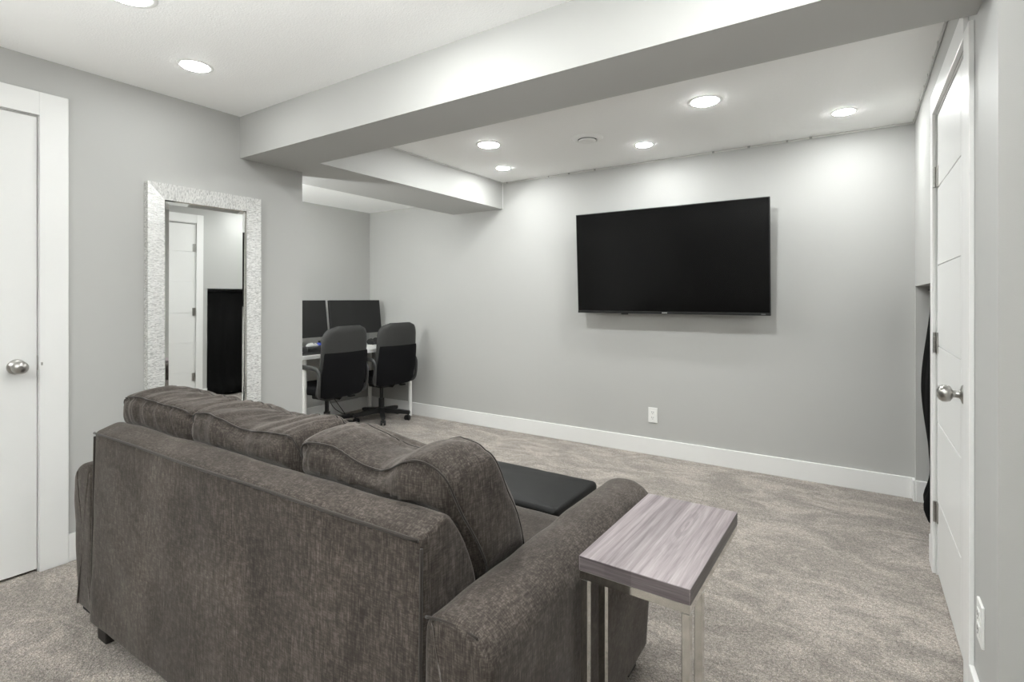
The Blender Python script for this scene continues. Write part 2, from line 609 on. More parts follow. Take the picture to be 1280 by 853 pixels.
# ------------------------------------------------------------------ doors
def casing(parent, x, sgn, y0, y1, ztop, w, th, head_w=None):
    """three flat casing boards round an opening in a wall at x; sgn = side the boards stand proud of"""
    hw = head_w or w
    def bx(a0, a1, z0, z1):
        b = B(); box(b, min(x, x + sgn * th), max(x, x + sgn * th), a0, a1, z0, z1, .002, 2)
        return obj('casing', b, M_TRIM, parent)
    return bx

# left door: flat white slab
d = bpy.data.objects.new('door_1', None); COL.objects.link(d); d['kind'] = 'structure'
d.location = (XL, DL0, 0)
def dl(name, mat, *a, bev=.002):
    b = B(); box(b, *a, bev); return obj(name, b, mat, d)
W = DL1 - DL0
dl('leaf', M_DOOR, -.042, -.003, .006, W - .0035, .012, DH - .005)
dl('jamb', M_TRIM, -.12, 0, W - .0015, W, 0, DH)
dl('jamb', M_TRIM, -.12, 0, -.001, .003, 0, DH)
dl('head_jamb', M_TRIM, -.12, 0, 0, W, DH - .003, DH)
dl('casing', M_TRIM, 0, .017, W + .0005, W + .103, 0, DH + .105)
dl('casing', M_TRIM, 0, .017, -.105, -.006, 0, DH + .105)
dl('head_casing', M_TRIM, 0, .017, -.006, W + .0005, DH + .0005, DH + .105)
def knob(parent, x, y, z, sgn):
    m = Matrix.Translation((x, y, z)) @ Matrix.Rotation(R(90) * sgn, 4, 'Y')
    b = B()
    lathe(b, [(0.0, 0.0), (.033, 0.0), (.033, .004), (.029, .010), (.016, .014), (.0125, .018), (.0115, .032), (.014, .036)], 32, m)
    o = obj('door_knob', b, M_STEEL, parent, smooth=40)
    b = B()
    lathe(b, [(0.0, .033), (.016, .034), (.025, .040), (.0285, .050), (.0275, .060), (.022, .068), (.012, .0735), (.004, .0745), (.0, .0735)], 32, m)
    obj('knob_ball', b, M_STEEL, o, smooth=True)
    return o
knob(d, -.004, .700 - DL0, .921, 1)
b = B(); box(b, -.012, .001, W - .0048, W - .0016, .90, .965); box(b, .0165, .019, W + .005, W + .011, .922, .935)
obj('strike_plate', b, M_STEEL, d)

# right door: slab with horizontal grooves and a lock stile, hinges on the far side
d = bpy.data.objects.new('door_2', None); COL.objects.link(d); d['kind'] = 'structure'
d.location = (XR, DR0, 0)
W = DR1 - DR0
def dr(name, mat, *a, bev=.002):
    b = B(); box(b, *a, bev); return obj(name, b, mat, d)
dr('leaf', M_DOOR, .009, .044, .006, W - .006, .010, DH - .012, bev=.001)
stile = 2.335 - DR0
zs = [.010, .333, .673, 1.010, 1.365, 1.708, DH - .012]
g = .0022
dr('stile', M_DOOR, .004, .010, .006, stile - g, .010, DH - .012, bev=.0012)
for z0, z1 in zip(zs, zs[1:]):
    dr('panel', M_DOOR, .004, .010, stile + g, W - .006, z0 + (g if z0 > .1 else 0), z1 - (g if z1 < 2 else 0), bev=.0012)
dr('jamb', M_TRIM, 0, .12, W, W - .004, 0, DH)
dr('jamb', M_TRIM, 0, .12, 0, .004, 0, DH)
dr('head_jamb', M_TRIM, 0, .12, 0, W, DH - .006, DH)
dr('casing', M_TRIM, -.014, 0, W + .003, W + .078, 0, DH + .098)
dr('casing', M_TRIM, -.014, 0, -.098, -.004, 0, ZB)
dr('head_casing', M_TRIM, -.014, 0, -.004, W + .003, DH + .002, DH + .098)
for zc in (1.755, 1.025, .278):
    b = B()
    for k in range(5):
        za = zc - .045 + k * .018
        cyl(b, (-.006, W - .006, za + .0006), (-.006, W - .006, za + .0174), .0062, seg=12)
    h = obj('hinge', b, M_STEEL, d, smooth=40)
    b = B(); box(b, -.002, .0052, W - .032, W - .006, zc - .045, zc + .045, .0008, 1)
    obj('hinge_plate', b, M_STEEL, h)
knob(d, .004, 2.235 - DR0, .905, -1)

# ------------------------------------------------------------------ wall outlets
def outlet(label, loc, rz):
    o = thing('wall_outlet', label, 'outlet', loc, rz)          # local: plate faces -y
    b = B(); box(b, -.036, .036, -.007, 0, -.058, .058, .002, 2); obj('plate', b, M_WHITEP, o)
    for s in (-1, 1):
        b = B(); box(b, -.017, .017, -.0095, -.006, s * .0205 - .0165, s * .0205 + .0165, .002, 2)
        r = obj('receptacle', b, M_WHITEP, o)
        b = B()
        for dx, hh in ((-.0065, .0065), (.0065, .0052)):
            box(b, dx - .0012, dx + .0012, -.0101, -.009, s * .0205 + .003 - hh, s * .0205 + .003 + hh)
        cyl(b, (0, -.0101, s * .0205 - .009), (0, -.009, s * .0205 - .009), .0026, seg=10)
        obj('slot', b, M_SLOT, r)
    return o
outlet('white double power outlet low on the wall below the television', (-1.331, YB, .309), 0)
outlet('white power outlet low on the wall just right of the white panelled door', (XR, 1.940, .312), R(-90))

# ------------------------------------------------------------------ mirror
mz0, mz1, my0, my1 = .20, 1.818, 1.185, 1.788
o = thing('wall_mirror', 'tall wall mirror in a silver crackle mosaic frame beside the sofa', 'mirror', (XL, (my0 + my1) / 2, mz0))
hw = (my1 - my0) / 2; hh = mz1 - mz0; fw_ = .083
def bar(p0, p1, q1, q0):
    """mitred frame bar; outer edge p0-p1, inner edge q0-q1 in local (y,z); profile slopes inwards"""
    b = B()
    xo, xi, xb = .046, .034, .002
    A = [b.verts.new((xb, *p)) for p in (p0, p1, q1, q0)]
    C = [b.verts.new((xo, *p0)), b.verts.new((xo, *p1)), b.verts.new((xi, *q1)), b.verts.new((xi, *q0))]
    b.faces.new(A[::-1]); b.faces.new(C)
    for i in range(4):
        b.faces.new((A[i], A[(i + 1) % 4], C[(i + 1) % 4], C[i]))
    return b
O = [(-hw, 0), (hw, 0), (hw, hh), (-hw, hh)]
I = [(-hw + fw_, fw_), (hw - fw_, fw_), (hw - fw_, hh - fw_), (-hw + fw_, hh - fw_)]
for i in range(4):
    j = (i + 1) % 4
    b = bar(O[i], O[j], I[j], I[i])
    obj('frame_bar', b, M_CRACKLE if i % 2 else M_CRACKLE2, o)
    e = .010
    I2 = [(-hw + fw_ + .006, fw_ + .006), (hw - fw_ - .006, fw_ + .006), (hw - fw_ - .006, hh - fw_ - .006), (-hw + fw_ + .006, hh - fw_ - .006)]
b = B()
for i in range(4):
    j = (i + 1) % 4
    v = [b.verts.new((.030, *I[i])), b.verts.new((.030, *I[j])), b.verts.new((.036, *I[j])), b.verts.new((.036, *I[i])),
         b.verts.new((.026, *I2[i])), b.verts.new((.026, *I2[j]))]
    b.faces.new((v[3], v[2], v[5], v[4]))
obj('inner_lip', b, M_CHROME, o)
# glass: flat centre leaning forward a hair, bevelled border
b = B()
bv = .022
oy, oz0, oz1 = hw - fw_ , fw_ , hh - fw_
lean = lambda z, y=0: .026 + R(.36) * (z - hh / 2) + R(.15) * y
ring0 = [(lean(z, y) - .004, y, z) for y, z in ((-oy, oz0), (oy, oz0), (oy, oz1), (-oy, oz1))]
ring1 = [(lean(z, y), y, z) for y, z in ((-oy + bv, oz0 + bv), (oy - bv, oz0 + bv), (oy - bv, oz1 - bv), (-oy + bv, oz1 - bv))]
v0 = [b.verts.new(p) for p in ring0]; v1 = [b.verts.new(p) for p in ring1]
b.faces.new(v1)
for i in range(4):
    b.faces.new((v0[i], v0[(i + 1) % 4], v1[(i + 1) % 4], v1[i]))
obj('glass', b, M_MIRROR, o)
b = B(); box(b, .001, .012, -hw + .02, hw - .02, .02, hh - .02)
obj('backing', b, M_BLACK, o)

# ------------------------------------------------------------------ television
tvx0, tvx1, tvz0, tvz1 = -1.925, -0.489, 1.102, 1.903
TW, TH = tvx1 - tvx0, tvz1 - tvz0
o = thing('television', 'large black flat television mounted on the grey wall', 'television', ((tvx0 + tvx1) / 2, 3.895, tvz0))
tilt = Matrix.Rotation(R(3.2), 4, 'X')
def tvp(name, mat, *a, bev=.002):
    b = B(); box(b, *a, bev, 2, tilt); return obj(name, b, mat, o)
tvp('body', M_BLACK, -TW / 2, TW / 2, 0, .022, .0, TH)
tvp('screen', M_SCREEN, -TW / 2 + .006, TW / 2 - .006, -.0015, .004, .020, TH - .006, bev=.0005)
tvp('lower_bezel', M_BLACK, -TW / 2, TW / 2, -.003, .004, 0, .018, bev=.001)
tvp('rear_housing', M_BLACK, -TW / 2 + .25, TW / 2 - .25, .02, .062, .03, TH * .62, bev=.01)
tvp('sensor', M_BLACK, -.345, -.29, -.001, .012, -.009, .001, bev=.002)
b = B()   # small pale maker's mark in the middle of the lower bezel, too small to read
for k in range(6):
    box(b, -.0195 + k * .0066, -.0145 + k * .0066, -.0036, -.0028, .006, .012, 0, 1, tilt)
obj('badge', b, M_LOGO, o)
b = B(); box(b, TW / 2 - .058, TW / 2 - .030, -.0036, -.0028, .007, .012, 0, 1, tilt)
obj('corner_mark', b, M_GREYP, o)
b = B(); box(b, -.20, .20, .075, .103, .22, .60, .004); box(b, -.17, -.13, .05, .09, .15, .68, .003); box(b, .13, .17, .05, .09, .15, .68, .003)
obj('wall_bracket', b, M_BLACK, o)

# ------------------------------------------------------------------ ceiling downlights and vent
def downlight(x, y, z, r, label, group='recessed ceiling lights', mat=None):
    o = thing('downlight', label, 'ceiling light', (x, y, z), 0, group)
    b = B(); lathe(b, [(r * .87, -.002), (r * .92, -.003), (r * 1.0, -.0028), (r * 1.12, -.0012), (r * 1.13, 0), (r * .87, 0)], 64, cap0=False, cap1=False)
    obj('trim_ring', b, M_WHITEP, o, smooth=40)
    b = B(); lathe(b, [(0, -.0065), (r * .5, -.0063), (r * .82, -.0055), (r * .88, -.0035), (r * .88, -.001)], 40)
    obj('diffuser', b, mat or M_LIGHT, o, smooth=40)
    return o
downlight(-2.555, 1.201, H, .066, 'small round downlight in the front ceiling above the mirror wall', mat=M_LIGHT_MID)
downlight(-2.150, 0.785, H, .080, 'round downlight cut by the top edge, nearest in the front ceiling', mat=M_LIGHT_LOW)
downlight(-2.152, 2.952, H, .080, 'large round downlight left of the ceiling vent, near the desk bulkhead', mat=M_LIGHT_REAR)
downlight(-2.438, 3.546, H, .060, 'smallest round downlight in the far ceiling corner by the bulkhead', mat=M_LIGHT_CORNER)
downlight(-1.246, 3.552, H, .060, 'small round downlight right of the ceiling vent, above the television left edge', mat=M_LIGHT_REAR)
downlight(-0.695, 2.953, H, .080, 'large round downlight right of centre, nearest the beam in the rear ceiling', mat=M_LIGHT_REAR)
downlight(-0.066, 3.562, H, .060, 'small round downlight at the far right of the rear ceiling', mat=M_LIGHT_REAR)
OUT = 'added downlights of the front ceiling beyond the frame'  # extra lamps out of view, added to brighten the room
for x, y, r, m_ in ((-1.33, 1.20, .066, M_LIGHT_REAR), (-0.22, 1.20, .066, M_LIGHT_REAR), (-0.695, 0.785, .08, M_LIGHT_LOW), (-2.15, -1.1, .08, M_LIGHT_LOW), (-0.695, -1.1, .08, M_LIGHT_LOW), (-2.15, -3.0, .08, M_LIGHT_LOW), (-0.695, -3.0, .08, M_LIGHT_LOW)):
    downlight(x, y, H, r, 'unseen round downlight added to the front ceiling outside the frame', OUT, m_)
downlight(-3.92, 1.80, HN, .066, 'added round downlight in the nook ceiling, unseen behind the mirror wall', mat=M_LIGHT_NOOK)  # added lamp, hidden from view, to brighten the nook
downlight(-3.70, 3.25, HN, .060, 'added round downlight over the desk, unseen behind the bulkhead', mat=M_LIGHT_NOOK)  # added out of view for the pool of light in the nook

o = thing('ceiling_vent', 'round white ceiling air vent between the downlights', 'vent', (-1.514, 3.199, H))
b = B(); lathe(b, [(.062, -.002), (.066, -.012), (.078, -.014), (.096, -.008), (.106, -.001), (.106, 0), (.062, 0)], 48, cap0=False, cap1=False)
obj('outer_ring', b, M_WHITEP, o, smooth=40)
b = B(); lathe(b, [(0, -.024), (.046, -.024), (.056, -.020), (.057, -.014), (.0, -.010)], 48)
obj('centre_disc', b, M_WHITEP, o, smooth=40)
b = B(); lathe(b, [(0, -.001), (.064, -.001), (.064, -.003), (0, -.003)], 32)
obj('throat', b, M_SLOT, o)

# thin clear light strip stuck along the ceiling edge
o = thing('light_strip', 'thin unlit light strip stuck along the ceiling edge above the television', 'light strip', (XR, YB, H))
b = B(); box(b, -2.755 - XR + .002, -.003, -.010, -.004, -.011, -.003); obj('strip', b, M_STRIP, o)
b = B(); box(b, -2.755 - XR + .004, -2.755 - XR + .010, 2.03 - YB, -.012, -.011, -.003); obj('strip', b, M_STRIP, o)
b = B(); box(b, -.010, -.004, 2.03 - YB, -.012, -.011, -.003); obj('strip', b, M_STRIP, o)
b = B(); tube(b, [(-2.755 - XR + .004, -.006, -.01), (-2.755 - XR + .005, -.006, -.12), (-2.755 - XR + .004, -.005, -.244)], .0035, 6); obj('lead', b, M_WHITEP, o)
x = -2.70
while x < XR - .05:
    w = random.uniform(.004, .010)
    b = B(); box(b, x - w - XR, x + w - XR, -.013, -.002, -.0125, -.001); obj('clip', b, M_CLIP if random.random() < .5 else M_STRIP, o)
    x += random.choice((.10, .14, .2, .24))
y = 2.3
while y < YB - .05:
    b = B(); box(b, -2.755 - XR + .002, -2.755 - XR + .013, y - .006 - YB, y + .006 - YB, -.0125, -.001); obj('clip', b, M_STRIP, o)
    b = B(); box(b, -.013, -.002, y - .006 - YB, y + .006 - YB, -.0125, -.001); obj('clip', b, M_STRIP, o)
    y += random.choice((.16, .22, .28))

# ------------------------------------------------------------------ black curtain in the niche
b = B()
ny, nz = 60, 40
grid = []
for j in range(nz + 1):
    z = .012 + (1.262 - .012) * j / nz
    row = []
    for i in range(ny + 1):
        y = 3.10 + (3.80 - 3.10) * i / ny
        s = j / nz
        wave = .012 * math.sin(y * 38 + 1.2 * math.sin(z * 3)) + .008 * math.sin(y * 17 + z * 4)
        bulge = .045 * math.exp(-((z - .68) / .30) ** 2) + .035 * math.exp(-((z - .09) / .09) ** 2)
        x = .352 - bulge + wave * (1.15 - .5 * s) + .010 * noise.noise((y * 6, z * 4, 0))
        row.append(b.verts.new((x - .35, y - 3.44, z)))
    grid.append(row)
for j in range(nz):
    for i in range(ny):
        b.faces.new((grid[j][i], grid[j][i + 1], grid[j + 1][i + 1], grid[j + 1][i]))
o = thing('curtain', 'black cloth curtain hanging inside the low wall niche behind the door', 'curtain', (.35, 3.44, 0))
c = obj('cloth', b, M_CLOTH, o, smooth=True)
md = c.modifiers.new('thickness', 'SOLIDIFY'); md.thickness = .004
b = B(); cyl(b, (.004, NY0 - 3.44, 1.268), (.004, NY1 - 3.44, 1.268), .007, seg=12); obj('rod', b, M_BLACK, o, smooth=40)

# ================================================================== SOFA
SX, SY = -1.52, 1.22
SROT = R(1.0)
sofa = thing('sofa', 'taupe grey chenille three seat sofa seen from behind', 'sofa', (SX, SY, 0), SROT)
def L(bm):
    bmesh.ops.translate(bm, verts=bm.verts, vec=(-SX, -SY, 0)); return bm
BX0, BX1 = -2.318, -0.728
# backrest
prof = [(.738, .055), (.752, .738), (.835, .768), (.888, .708), (.934, .600), (.955, .40), (.955, .055)]
prof = round_poly(prof, [.01, .014, .03, .04, .05, .05, .01], 5)
prof = resample(prof, .022)
b = loft_soft(prof, 'x', BX0, BX1, .016, 70, .0055, 4.5, 1)
for v in b.verts:                       # sagging pull at the top edge
    if v.co.z > .5:
        v.co.z += .005 * noise.noise((v.co.x * 2.2, 0, 2.2))
obj('backrest', L(b), M_SOFA, sofa, smooth=True)
# piping on the back: along the top rear edge and down both rear corners
def pipe(pts, r=.0042):
    b = B(); tube(b, pts, r, 7); return obj('piping', L(b), M_PIPE, sofa, smooth=True)
def topz(x):
    return .733 + .005 * noise.noise((x * 2.2, 0, 2.2))
pipe([(BX0 + .012 + (BX1 - BX0 - .024) * k / 60,   .7495, topz(BX0 + (BX1 - BX0) * k / 60)) for k in range(61)], .0040)
pipe([(BX1 - .004, .742 + .010 * k / 20, .06 + .660 * k / 20) for k in range(21)], .0036)
pipe([(BX0 + .008, .742 + .010 * k / 20, .06 + .660 * k / 20) for k in range(21)], .0036)
# arms
def arm(xi, xo, seed):
    s = 1 if xo > xi else -1
    w = abs(xo - xi)
    pr = [(xi, .06), (xi, .585), (xi + s * w * .25, .606), (xi + s * w * .70, .604), (xi + s * (w + .004), .560), (xi + s * (w + .006), .35), (xi + s * w * .90, .06)]
    pr = round_poly(pr, [.01, .025, .05, .05, .06, .05, .01], 5)
    pr = resample(pr, .02)
    b = loft_soft(pr, 'y', .748, 1.702, .020, 46, .0055, 5.0, seed)
    return obj('armrest', L(b), M_SOFA, sofa, smooth=True)
arm(-.728, -.566, 3)
arm(-2.318, -2.490, 4)
# front panel seams on the arms' rear top corner
pipe([(-.722 + .128 * k / 12, .7535, .588 + .008 * math.sin(PI * k / 12)) for k in range(13)], .0028)
# base rail between the arms, seat deck
b = loft_soft(resample(round_poly([(.90, .06), (.90, .30), (1.63, .30), (1.63, .06)], .015, 3), .04), 'x', -2.305, -.725, .012, 30, .003, 5, 6)
obj('seat_base', L(b), M_SOFA, sofa, smooth=True)
for i in range(3):
    x0 = -2.300 + i * .524; x1 = x0 + .522
    pr = resample(round_poly([(.95, .30), (.95, .445), (1.2, .468), (1.56, .462), (1.648, .44), (1.65, .31)], [.03, .03, .1, .06, .04, .04], 5), .025)
    b = loft_soft(pr, 'x', x0, x1, .022, 26, .004, 6, 10 + i)
    obj('seat_cushion', L(b), M_SOFA, sofa, smooth=True)
# feet
for fx, fy in ((-2.245, .785), (-.79, .785), (-2.40, 1.62), (-.64, 1.62)):
    b = B(); box(b, fx - .035, fx + .035, fy - .035, fy + .035, 0, .062, .004)
    obj('foot', L(b), M_DARKWOOD, sofa)
b = B(); box(b, -2.44, -.60, .76, 1.62, .052, .066)
obj('dust_cover', L(b), M_UNDER, sofa)

LEANS = [(.40, .955), (.60, .936), (.708, .892), (.765, .838)]
# back cushions: boxed pillows with two gusset seams
def cushion(xc, w, tiltd, rz, seed, tops=((-1, 0), (1, 0)), slant=.3, crease=.012, hgt=.43, thick=.24, y0=1.03, z0=.662, label=''):
    o = thing('back_cushion', label, 'cushion', (xc, y0, .46), 0, 'sofa back cushions')
    n1, n2, n3 = 60, 44, 18
    hx, hz, hy = w / 2, hgt / 2, thick / 2
    rot = Matrix.Rotation(rz, 3, 'Z') @ Matrix.Rotation(R(tiltd), 3, 'X')   # lean backwards: top towards -y
    off = Vector((seed * 7.7, seed * 3.3, seed * 1.9))
    def top(u):
        for (a, za), (c, zc) in zip(tops, tops[1:]):
            if a <= u <= c:
                t_ = (u - a) / (c - a)
                t_ = t_ * t_ * (3 - 2 * t_)
                return za + (zc - za) * t_
        return 0.0
    def shape(u, v, q):
        """u across, v depth (-1 rear), q up; a point of the cube surface"""
        pu, pq = 1 - abs(u) ** 4, 1 - abs(q) ** 3
        puff = .68 + .32 * (max(pu, 0) * max(pq, 0)) ** .5
        e = 12.0                                             # rounded outline
        m = (abs(u) ** e + abs(q) ** e) ** (1 / e)
        k = max(abs(u), abs(q)) / m if m > 1e-6 else 1.0
        w_ = max(abs(u), abs(q))
        mm = (w_ ** 11 + abs(v) ** 11) ** (1 / 11)
        kk = max(w_, abs(v)) / mm if mm > 1e-6 else 1.0
        x = hx * u * k * kk * (1 - .05 * q * q)
        z = hz * q * k * kk
        y = hy * v * puff * kk
        if q > 0:                                           # plump top, own outline
            z += (.016 * (1 - v * v) + top(u)) * q ** 1.5
        y += .014 * (1 - u * u) * (1 - q) * v * .6
        t_ = min(1.0, max(0.0, (q + .1) / .9))
        if v < .4:
            y -= .040 * t_ * t_ * (3 - 2 * t_) * min(1.0, (.4 - v) / 1.2)
        c = Vector((x, y, z))
        topness = max(0.0, (q + .1) / 1.1) ** 1.6
        d_ = u * (1.0 + .25 * q) + slant * q - .35 * slant * v
        f = noise.noise(Vector((d_ * 2.4, v * .4, 0)) + off)
        f2 = noise.noise(Vector((d_ * 5.2, v * .4 + q * .3, 3)) + off)
        wr = -crease * topness * (.7 * f * f * 4 + .55 * (.5 + .5 * math.cos(PI * min(1.0, abs(f2) * 2.4))))
        wr += .010 * noise.noise(c * 4.5 + off) + .002 * noise.noise(c * 12 + off)
        nrm = Vector((x / hx * .5, y / hy, z / hz * .8))
        if nrm.length > 1e-6:
            nrm.normalize()
        c += nrm * wr
        c = rot @ c
        if q > 0:
            c.z += .062 * topness * max(0.0, (.6 - v) / 1.6)
        # the pillow rests on the seat, against the backrest and between the arms
        W_ = Vector((xc + c.x, y0 + c.y, z0 + c.z))
        W_.z = max(W_.z, .471)
        sh = (W_.x - SX) * math.sin(SROT) + .006
        for (za, ya), (zb, yb) in zip(LEANS, LEANS[1:]):
            if za <= W_.z <= zb:
                W_.y = max(W_.y, ya + (yb - ya) * (W_.z - za) / (zb - za) + sh)
        t_ = min(1.0, max(0.0, (W_.z - .56) / .10))
        W_.x = min(max(W_.x, -2.309 - .13 * t_), -.738 + .042 * t_)
        return W_ - Vector((xc, y0, z0))
    b = B()
    cache = {}
    def vert(u, v, q):
        key = (round(u, 5), round(v, 5), round(q, 5))
        if key not in cache:
            cache[key] = b.verts.new(shape(u, v, q) + Vector((0, 0, z0 - .46)))
        return cache[key]
    U = [-1 + 2 * i / n1 for i in range(n1 + 1)]
    Q = [-1 + 2 * i / n2 for i in range(n2 + 1)]
    V = [-1 + 2 * i / n3 for i in range(n3 + 1)]
    for i in range(n1):
        for j in range(n2):
            for v in (-1, 1):
                b.faces.new((vert(U[i], v, Q[j]), vert(U[i + 1], v, Q[j]), vert(U[i + 1], v, Q[j + 1]), vert(U[i], v, Q[j + 1])))
        for j in range(n3):
            for q in (-1, 1):
                b.faces.new((vert(U[i], V[j], q), vert(U[i + 1], V[j], q), vert(U[i + 1], V[j + 1], q), vert(U[i], V[j + 1], q)))
    for i in range(n2):
        for j in range(n3):
            for u in (-1, 1):
                b.faces.new((vert(u, V[j], Q[i]), vert(u, V[j + 1], Q[i]), vert(u, V[j + 1], Q[i + 1]), vert(u, V[j], Q[i + 1])))
    obj('pillow', b, M_SOFA, o, smooth=True)
    for v in (-.90, .90):
        pts = []
        N = 44
        for k in range(N):
            pts.append((-1 + 2 * k / N, 1))
        for k in range(N):
            pts.append((1, 1 - 2 * k / N))
        for k in range(N):
            pts.append((1 - 2 * k / N, -1))
        for k in range(N):
            pts.append((-1, -1 + 2 * k / N))
        b = B()
        tube(b, [shape(u, v, q) * 1.002 + Vector((0, 0, z0 - .46)) for u, q in pts], .0026, 6, closed=True)
        obj('seam', b, M_PIPE, o, smooth=True)
    return o
cushion(-2.130, .575, 25, R(2), 1, tops=((-1, -.030), (-.4, -.012), (.5, -.025), (1, -.035)), slant=.5, crease=.012, label='left taupe back cushion of the sofa, farthest from the side table')
cushion(-1.560, .595, 25, R(1), 2, tops=((-1, -.025), (-.6, -.012), (.1, -.045), (.7, -.03), (1, -.022)), slant=.45, crease=.012, label='middle taupe back cushion of the sofa between the two others')
cushion(-1.000, .560, 25, R(1), 3, tops=((-1, -.035), (-.6, -.030), (.10, -.072), (.72, -.012), (1, -.03)), slant=.2, crease=.008, hgt=.44, label='right taupe back cushion of the sofa, nearest the side table')

# ------------------------------------------------------------------ ottoman
ox0, ox1, oy0, oy1, ozt = -1.99, -.915, 1.668, 2.045, .445
o = thing('ottoman', 'long black leather storage ottoman in front of the sofa', 'ottoman', ((ox0 + ox1) / 2, (oy0 + oy1) / 2, 0))
w2, d2 = (ox1 - ox0) / 2, (oy1 - oy0) / 2
pl = round_poly([(-w2, -d2), (w2, -d2), (w2, d2), (-w2, d2)], .03, 5)
b = B()
t = loft_soft(resample(pl, .03), 'z', ozt - .075, ozt, .018, 4, 0)
for v in t.verts:
    if v.co.z > ozt - .03:
        v.co.z += .010 * (1 - (v.co.x / w2) ** 2) * (1 - (v.co.y / d2) ** 2) + .003 * noise.noise(v.co * 9)
obj('padded_lid', t, M_LEATHER, o, smooth=True)
pl = round_poly([(-w2 + .008, -d2 + .008), (w2 - .008, -d2 + .008), (w2 - .008, d2 - .008), (-w2 + .008, d2 - .008)], .02, 4)
t = loft_soft(resample(pl, .04), 'z', .03, ozt - .077, .006, 6, 0)
obj('body', t, M_LEATHER, o, smooth=50)
for sx in (-1, 1):
    for sy in (-1, 1):
        b = B(); cyl(b, (sx * (w2 - .06), sy * (d2 - .06), 0), (sx * (w2 - .06), sy * (d2 - .06), .034), .02, .024, 14)
        obj('foot', b, M_BLACK, o, smooth=40)

# ------------------------------------------------------------------ side table
TZ = .615
o = thing('side_table', 'small C-shaped side table with grey wood top beside the sofa arm', 'side table', (-.415, 1.345, 0), R(-.7))
tw, tl = .1285, .2375
b = B(); box(b, -tw, tw, -tl, tl, TZ - .034, TZ, .0012, 2); obj('table_top', b, M_WOOD, o)
zr = TZ - .034
for a in ((-tw + .002, tw - .002, -tl - .0006, -tl + .001), (-tw + .002, tw - .002, tl - .001, tl + .0006), (-tw - .0006, -tw + .001, -tl + .002, tl - .002), (tw - .001, tw + .0006, -tl + .002, tl - .002)):
    b = B(); box(b, *a, TZ - .0335, TZ - .0008, .0003, 1); obj('shaded_edge_band', b, M_SHADED_EDGE, o)
def tbar(name, *a, bev=.0012):
    b = B(); box(b, *a, bev); return obj(name, b, M_CHROME, o)
tbar('rail', -tw + .001, tw - .001, -tl + .001, -tl + .021, zr - .020, zr)
tbar('rail', -tw + .001, tw - .001, tl - .021, tl - .001, zr - .020, zr)
tbar('rail', -tw + .001, -tw + .021, -tl + .021, tl - .021, zr - .020, zr)
tbar('rail', tw - .021, tw - .001, -tl + .021, tl - .021, zr - .020, zr)
for sx in (-1, 1):
    xa, xb_ = (tw - .019, tw - .001) if sx > 0 else (-tw + .004, -tw + .022)
    tbar('leg', xa, xb_, -tl + .001, -tl + .019, 0.020, zr - .020)
    tbar('leg', xa, xb_, -tl + .100, -tl + .118, 0.020, zr - .020)
    tbar('floor_bar', xa, xb_, -tl + .004, tl - .01, 0.0, .020)
tbar('floor_bar', -tw + .026, tw - .026, -tl + .004, -tl + .026, 0.0, .020)

# ================================================================== DESK NOOK
desk = thing('desk', 'long white desk against the nook wall holding two monitors', 'desk', (-4.20, 3.27, 0))
dx0, dx1, dy0, dy1, dz = -.350, .350, -.70, .705, .737
b = B(); box(b, dx0, dx1, dy0, dy1, dz - .034, dz, .002); obj('desk_top', b, M_DESK, desk)
for lx, ly in ((dx1 - .035, dy0 + .125), (dx1 - .035, dy1 - .035), (dx0 + .05, dy0 + .075), (dx0 + .05, dy1 - .035)):
    b = B(); cyl(b, (lx, ly, 0), (lx, ly, dz - .034), .020, seg=20); obj('leg', b, M_WHITEP, desk, smooth=40)

def monitor(label, y, w, h, rz, x=-4.30, zc=1.03, group='desk monitors'):
    o = thing('monitor', label, 'monitor', (x, y, dz), rz, group)      # local: screen faces +x
    tl_ = Matrix.Translation((0, 0, zc - dz)) @ Matrix.Rotation(R(-7), 4, 'Y')
    b = B(); box(b, -.028, 0, -w / 2, w / 2, -h / 2, h / 2, .003, 2, tl_); obj('housing', b, M_BLACK, o)
    b = B(); box(b, -.002, .0012, -w / 2 + .006, w / 2 - .006, -h / 2 + .014, h / 2 - .006, .0004, 1, tl_); obj('screen', b, M_MONSCR, o)
    b = B(); box(b, -.075, -.045, -.03, .03, .008, zc - dz, .004); box(b, -.06, -.02, -.05, .05, zc - dz - .05, zc - dz + .05, .004); obj('stand_neck', b, M_WHITEP, o)
    b = B(); lathe(b, [(0, 0), (.11, 0), (.11, .006), (.03, .010), (0, .010)], 32, Matrix.Translation((-.055, 0, 0))); obj('stand_base', b, M_WHITEP, o, smooth=40)
    return o
monitor('right black desktop monitor, nearer the television wall', 3.592, .635, .345, R(-1))
monitor('left black desktop monitor, cut off by the mirror wall edge', 2.930, .635, .355, R(2), x=-4.31, zc=1.025)

o = thing('computer_mouse', 'pale grey mouse shape on a black box on the desk', 'mouse', (-4.16, 2.965, dz + .040))
b = B(); lathe(b, [(0, 0), (.036, 0), (.040, .008), (.034, .024), (.018, .034), (0, .037)], 24, Matrix.Diagonal((1.0, 1.5, 1, 1))); obj('shell', b, M_MOUSE, o, smooth=True)
b = B(); box(b, .002, .034, -.002, .002, .030, .036); obj('wheel', b, M_BLACK, o)
o = thing('desk_box', 'flat black box on the desk under the pale mouse', 'box', (-4.14, 3.00, dz))
b = B(); box(b, -.08, .08, -.15, .11, 0, .034, .004); obj('case', b, M_BLACK, o)
b = B(); box(b, -.078, .078, -.148, .108, .034, .040, .003); obj('lid', b, M_VINYL, o)
o = thing('blue_bottle', 'small blue bottle on the desk behind the black chair', 'bottle', (-4.235, 3.095, dz))
b = B(); lathe(b, [(0, 0), (.024, 0), (.025, .05), (.018, .062), (.011, .066)], 20); obj('body', b, M_BLUE, o, smooth=40)
